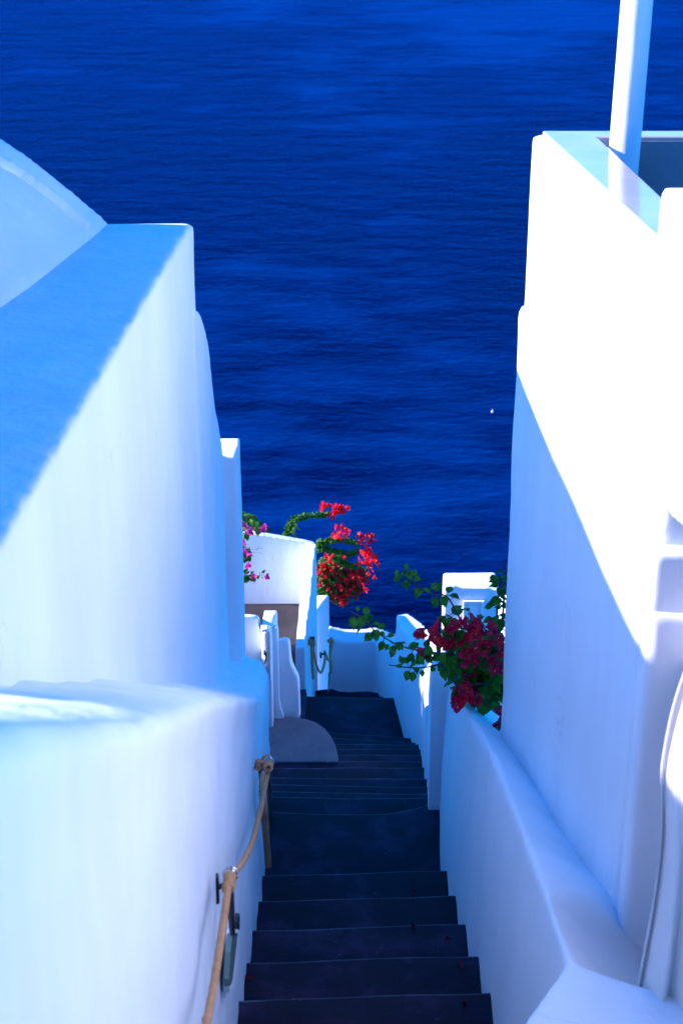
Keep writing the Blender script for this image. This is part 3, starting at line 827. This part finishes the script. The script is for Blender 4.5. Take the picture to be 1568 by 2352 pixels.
# ------------------------------------------------------------------ bougainvillea
def leaf(bm, p, d, nrm, L_, fold=.35, curl=.25, wd=1.0):
    d = d.normalized(); s = d.cross(nrm)
    if s.length < 1e-4: s = d.orthogonal()
    s.normalize(); nn = s.cross(d)
    prof_ = [(0, 0), (.14, .26), (.38, .37), (.62, .29), (.84, .11 if wd == 1.0 else .19), (1, 0)]
    mid = [bm.verts.new(p+d*(t_*L_)-nn*(curl*L_*t_*t_)) for t_, _ in prof_]
    for sg in (1, -1):
        side = [mid[0]]+[bm.verts.new(p+d*(t_*L_)+s*(sg*w_*wd*L_)+nn*(fold*w_*L_-curl*L_*t_*t_)) for t_, w_ in prof_[1:-1]]+[mid[-1]]
        for i in range(5):
            vs_ = [mid[i], mid[i+1], side[i+1], side[i]]
            vv = []
            for q in vs_:
                if q not in vv: vv.append(q)
            if len(vv) >= 3:
                bm.faces.new(vv if sg > 0 else vv[::-1])
def rv(): 
    while 1:
        q = Vector((random.uniform(-1, 1), random.uniform(-1, 1), random.uniform(-1, 1)))
        if .05 < q.length < 1: return q.normalized()
def bract(bm, bmf, p, L_):
    ax = (rv()+Vector((0, -.5, .2))).normalized(); a = ax.orthogonal().normalized(); b_ = ax.cross(a); ph = random.random()*6
    for k in range(3):
        an = ph+k*2.094; rd = a*math.cos(an)+b_*math.sin(an)
        leaf(bm, p+rd*L_*.05, rd*random.uniform(.5, .9)+ax*random.uniform(.4, .8), ax, L_*random.uniform(.75, 1.1), random.uniform(.1, .5), random.uniform(-.1, .35), random.uniform(1.1, 1.5))
    if random.random() < .8:
        for k in range(2):
            c = p+ax*L_*.35+rv()*L_*.15; vs_ = [bmf.verts.new(c+q*L_*.07) for q in (a, b_, -a, -b_)]; bmf.faces.new(vs_)
DM = 2.1
def plant(name, loc, label, group, branches, masses, flowers, lsz, fsz, fmat, twigs=(), stem=.004):
    root = empty(name, loc); bb, bl, bf, bo = bmesh.new(), bmesh.new(), bmesh.new(), bmesh.new()
    for br in branches:
        pts, dens = br[0], br[1]; mul_ = br[2] if len(br) > 2 else 1
        sp_ = spline(pts, 8); n_ = len(sp_)
        tube(bb, sp_, [stem*(1.25-.8*i/n_) for i in range(n_)], 5)
        Ltot = sum((sp_[i+1]-sp_[i]).length for i in range(n_-1))
        for k in range(int(Ltot*dens*DM)):
            i = random.uniform(0, n_-1.01); j = int(i); p = sp_[j].lerp(sp_[j+1], i-j)
            tdir = (sp_[j+1]-sp_[j]).normalized()
            sd_ = rv(); sd_ = (sd_-tdir*sd_.dot(tdir)); d = sd_.normalized()*.9+tdir*.3+Vector((0, 0, -.55))
            pe = p+sd_.normalized()*lsz*.25
            tube(bb, [p, pe], stem*.3, 3)
            leaf(bl, pe, d, Vector((random.uniform(-.5, .5), random.uniform(-.9, .1), 1)), lsz*mul_*random.uniform(.6, 1.15)*(1-.35*i/n_))
    for (c, r, nl, nf) in masses:
        for k in range(nl):
            q = rv()*random.random()**.45; p = c+Vector((q.x*r[0], q.y*r[1], q.z*r[2]))
            leaf(bl, p, rv()+Vector((0, 0, -.6)), Vector((random.uniform(-.5, .5), -.4, 1)), lsz*random.uniform(.6, 1.2))
        for k in range(nf):
            q = rv()*(.55+.45*random.random()); q.y = -abs(q.y) if random.random() < .75 else q.y
            p = c+Vector((q.x*r[0], q.y*r[1], q.z*r[2])); bract(bf, bo, p, fsz*random.uniform(.8, 1.1))
        for k in range(10):
            q = rv(); tube(bb, spline([c+Vector((0, 0, -r[2]*.6)), c+rv()*min(r)*.4, c+Vector((q.x*r[0], q.y*r[1], q.z*r[2]))*.95], 4), stem*.7, 4)
    for (c, r, nf) in flowers:
        for k in range(nf): bract(bf, bo, c+rv()*r*random.random()**.5, fsz*random.uniform(.8, 1.15))
    put(root, link('stems', bb, M['bark'])); put(root, link('leaves', bl, M['leaf'])); put(root, link('flowers', bf, fmat))
    if len(bo.faces): put(root, link('florets', bo, M['floret'], smooth=False))
    else: bo.free()
    if twigs:
        bt_ = bmesh.new()
        for t_ in twigs: tube(bt_, spline(t_, 5), stem*.4, 4)
        put(root, link('twigs', bt_, M['twig']))
    tag(root, label, 'flowering plant', group)
def Z2(x, y, D=6.35): return atD(*z2(x, y), D)
def seq2(l, D0, D1): return [Z2(x, y, D0+(D1-D0)*i/(len(l)-1)) for i, (x, y) in enumerate(l)]
br = [
 (seq2([(1400, 1080), (1330, 980), (1230, 840), (1090, 690), (960, 470), (850, 450), (740, 390), (650, 310), (600, 255)], 6.3, 6.1), 34),
 (seq2([(1330, 1000), (1180, 940), (1000, 920), (850, 910), (700, 880), (560, 840), (400, 740), (300, 640), (200, 580)], 6.3, 6.0), 38),
 (seq2([(1200, 1000), (1000, 990), (880, 1000), (780, 1020), (640, 1020), (500, 1000)], 6.3, 6.1), 30),
 (seq2([(1380, 1150), (1350, 850), (1345, 600), (1370, 400), (1440, 190)], 6.35, 6.5), 48),
 (seq2([(1130, 1200), (1200, 1250), (1270, 1320), (1345, 1385)], 6.3, 6.25), 16),
 (seq2([(1300, 1100), (1200, 950), (1130, 800), (1000, 640), (940, 600)], 6.4, 6.3), 34),
 (seq2([(1400, 1000), (1300, 800), (1200, 650), (1120, 600)], 6.4, 6.3), 34),
 (seq2([(1300, 1150), (1180, 1150), (1060, 1180), (1000, 1120)], 6.3, 6.2), 34),
 (seq2([(1380, 700), (1400, 500), (1390, 350), (1350, 300)], 6.4, 6.5), 40),
 (seq2([(1150, 960), (1040, 880), (940, 760), (900, 700)], 6.3, 6.2), 24),
]
fl = [((755, 750), 3), ((860, 752), 3), ((910, 805), 3), ((800, 935), 3), ((990, 850), 4), ((1185, 650), 3), ((1040, 670), 3), ((985, 720), 3), ((1060, 790), 4),
      ((1130, 750), 4), ((1210, 740), 3), ((1285, 720), 4), ((1100, 880), 3), ((1200, 870), 5), ((1270, 850), 3), ((1385, 905), 3), ((1110, 1160), 4),
      ((1025, 1270), 4), ((1085, 1250), 4), ((1175, 1265), 3), ((1345, 1480), 4), ((1370, 1400), 3), ((1150, 960), 3), ((885, 690), 2), ((1350, 1030), 3), ((1310, 970), 3), ((1350, 800), 3)]
plant('bougainvillea', Vector((.66, 6.4, -4.5)), 'magenta flowering bougainvillea spilling over the right wall above the steps', None, br,
      [(Z2(1270, 1080, 6.42), (.095, .08, .13), 220, 12), (Z2(1300, 900, 6.42), (.09, .07, .12), 100, 20), (Z2(1120, 1020, 6.38), (.09, .06, .06), 60, 4), (Z2(1180, 1160, 6.4), (.09, .06, .07), 70, 6)],
      [(Z2(x, y, 6.22), .022, int(k*1.7)) for (x, y), k in fl], .060, .033, M['bract_magenta'])
def Z1(x, y, D=13.9): return atD(*z1(x, y), D)
def seq1(l, D0, D1): return [Z1(x, y, D0+(D1-D0)*i/(len(l)-1)) for i, (x, y) in enumerate(l)]
br = []
for off in (0, 1, 2):
    j = lambda l: [(x+random.uniform(-6, 6), y+random.uniform(-10, 10)) for x, y in l]
    br += [(seq1(j([(545, 470), (565, 380), (610, 300), (700, 262), (800, 245), (930, 240)]), 13.6, 13.8), 150),
           (seq1(j([(120, 260), (200, 260), (290, 320), (400, 400)]), 13.8, 13.8), 130),
           (seq1(j([(820, 500), (900, 490), (990, 455), (1090, 480), (1190, 500)]), 13.9, 13.9), 150),
           (seq1(j([(820, 560), (900, 545), (1000, 570), (1110, 590), (1200, 560)]), 13.9, 13.9), 130),
           (seq1(j([(960, 620), (1060, 670), (1140, 700), (1210, 690)]), 13.9, 13.9), 90)]
br.append((seq1([(610, 430), (635, 360), (650, 330)], 13.6, 13.6), 120))
fl = [((905, 190), .05, 8), ((965, 225), .05, 8), ((1030, 190), .04, 8), ((1050, 220), .04, 6), ((985, 170), .03, 4), ((970, 255), .03, 4), ((1095, 180), .03, 3),
      ((1040, 395), .07, 16), ((1000, 420), .04, 6), ((1230, 430), .06, 12), ((1300, 450), .06, 10), ((1305, 490), .03, 5), ((1205, 470), .03, 4),
      ((1250, 565), .06, 12), ((1310, 600), .06, 12), ((1360, 620), .05, 8), ((1230, 650), .05, 8), ((1300, 690), .05, 8), ((1380, 690), .02, 2),
      ((1310, 780), .05, 4), ((1270, 890), .05, 4), ((200, 362), .05, 6), ((260, 366), .04, 4)]
plant('bougainvillea', Z1(900, 1000), 'bright red bougainvillea tumbling over the outside of the terrace wall', None, br,
      [(Z1(x, y, 14.0), (rx, .10, rz), int(nl*1.2), int(nf*.6)) for x, y, rx, rz, nl, nf in (
       (900, 700, .12, .08, 110, 70), (990, 650, .10, .07, 50, 60), (960, 780, .13, .09, 130, 70), (1080, 760, .14, .07, 70, 90), (1180, 770, .12, .07, 50, 90),
       (1190, 850, .09, .09, 50, 70), (1080, 860, .14, .08, 120, 80), (1130, 920, .10, .07, 60, 60), (1030, 960, .11, .07, 80, 60), (1050, 1000, .06, .04, 20, 24),
       (870, 890, .06, .12, 180, 6), (880, 970, .04, .06, 60, 0), (860, 780, .07, .10, 110, 20), (960, 860, .10, .09, 150, 30))],
      [(Z1(x, y, 13.8), r, k) for (x, y), r, k in fl], .036, .030, M['bract_red'], stem=.003)
DM = 4
br = [(seq1([(90, 480), (150, 430), (200, 390), (280, 370), (320, 345)], 9.2, 9.2), 75), (seq1([(90, 250), (180, 265), (240, 290), (300, 350), (330, 380)], 9.3, 9.3), 60),
      (seq1([(90, 600), (150, 600), (200, 610), (230, 620)], 9.2, 9.2), 110), (seq1([(90, 560), (150, 560), (200, 530)], 9.2, 9.2), 90), (seq1([(90, 820), (170, 790), (240, 795), (350, 785)], 9.2, 9.2), 75),
      (seq1([(90, 740), (125, 720)], 9.2, 9.2), 90)]
tw = [seq1(l, 9.18, 9.18) for l in ([(200, 600), (230, 560), (290, 550), (340, 545)], [(220, 600), (280, 580), (345, 595)], [(280, 570), (305, 530)], [(210, 390), (260, 430), (310, 438)], [(160, 400), (170, 330), (150, 300)], [(230, 790), (235, 720)], [(230, 800), (225, 840), (245, 865)], [(200, 790), (200, 750)], [(200, 640), (230, 670), (260, 680)], [(310, 790), (312, 755)], [(215, 600), (212, 540)])]
plant('bougainvillea', Z1(60, 700, 9.2), 'thin pink flowering sprays poking out past the left wall corner', None, br, [],
      [(Z1(x, y, 9.15), .008, k) for (x, y), k in (((128, 308), 2), ((178, 328), 2), ((215, 410), 2), ((330, 385), 2), ((365, 358), 2), ((175, 488), 2), ((190, 580), 3), ((212, 705), 2), ((255, 815), 2), ((360, 803), 2))],
        .042, .026, M['bract_pink'], twigs=tw, stem=.0022)

# fallen blossoms on the steps
def fallen(u, v, z, first=None, lab=''):
    bm = bmesh.new(); bo = bmesh.new(); p = atz(u, v, z)+Vector((0, 0, .012))
    for k in range(3): bract(bm, bo, p+Vector((random.uniform(-.012, .012), random.uniform(-.012, .012), 0)), .014)
    bo.free(); o = link('fallen_blossom', bm, M['bract_dry']); tag(o, lab, 'blossom', 'fallen blossoms lying on the dark steps'); return o
steps_z = lambda k: top0-k*S
for (x, y, k, lab) in ((1255, 1145, 4, 'dark fallen blossom on the first step below the long landing'),
                       (1255, 1330, 2, 'fallen blossom lying right of centre on the third step up from the bottom edge'),
                       (1430, 1400, 2, 'fallen blossom close to the right wall on the third step up from the bottom edge'),
                       (1484, 1530, 1, 'fallen magenta blossom at the right end of the second step from the bottom edge'),
                       (1515, 1740, 0, 'fallen blossom at the right end of the bottommost step'),
                       (380, 1600, 1, 'fallen blossom at the far left end of the second step from the bottom edge')):
    fallen(*z3(x, y), top0-k*S, lab=lab)
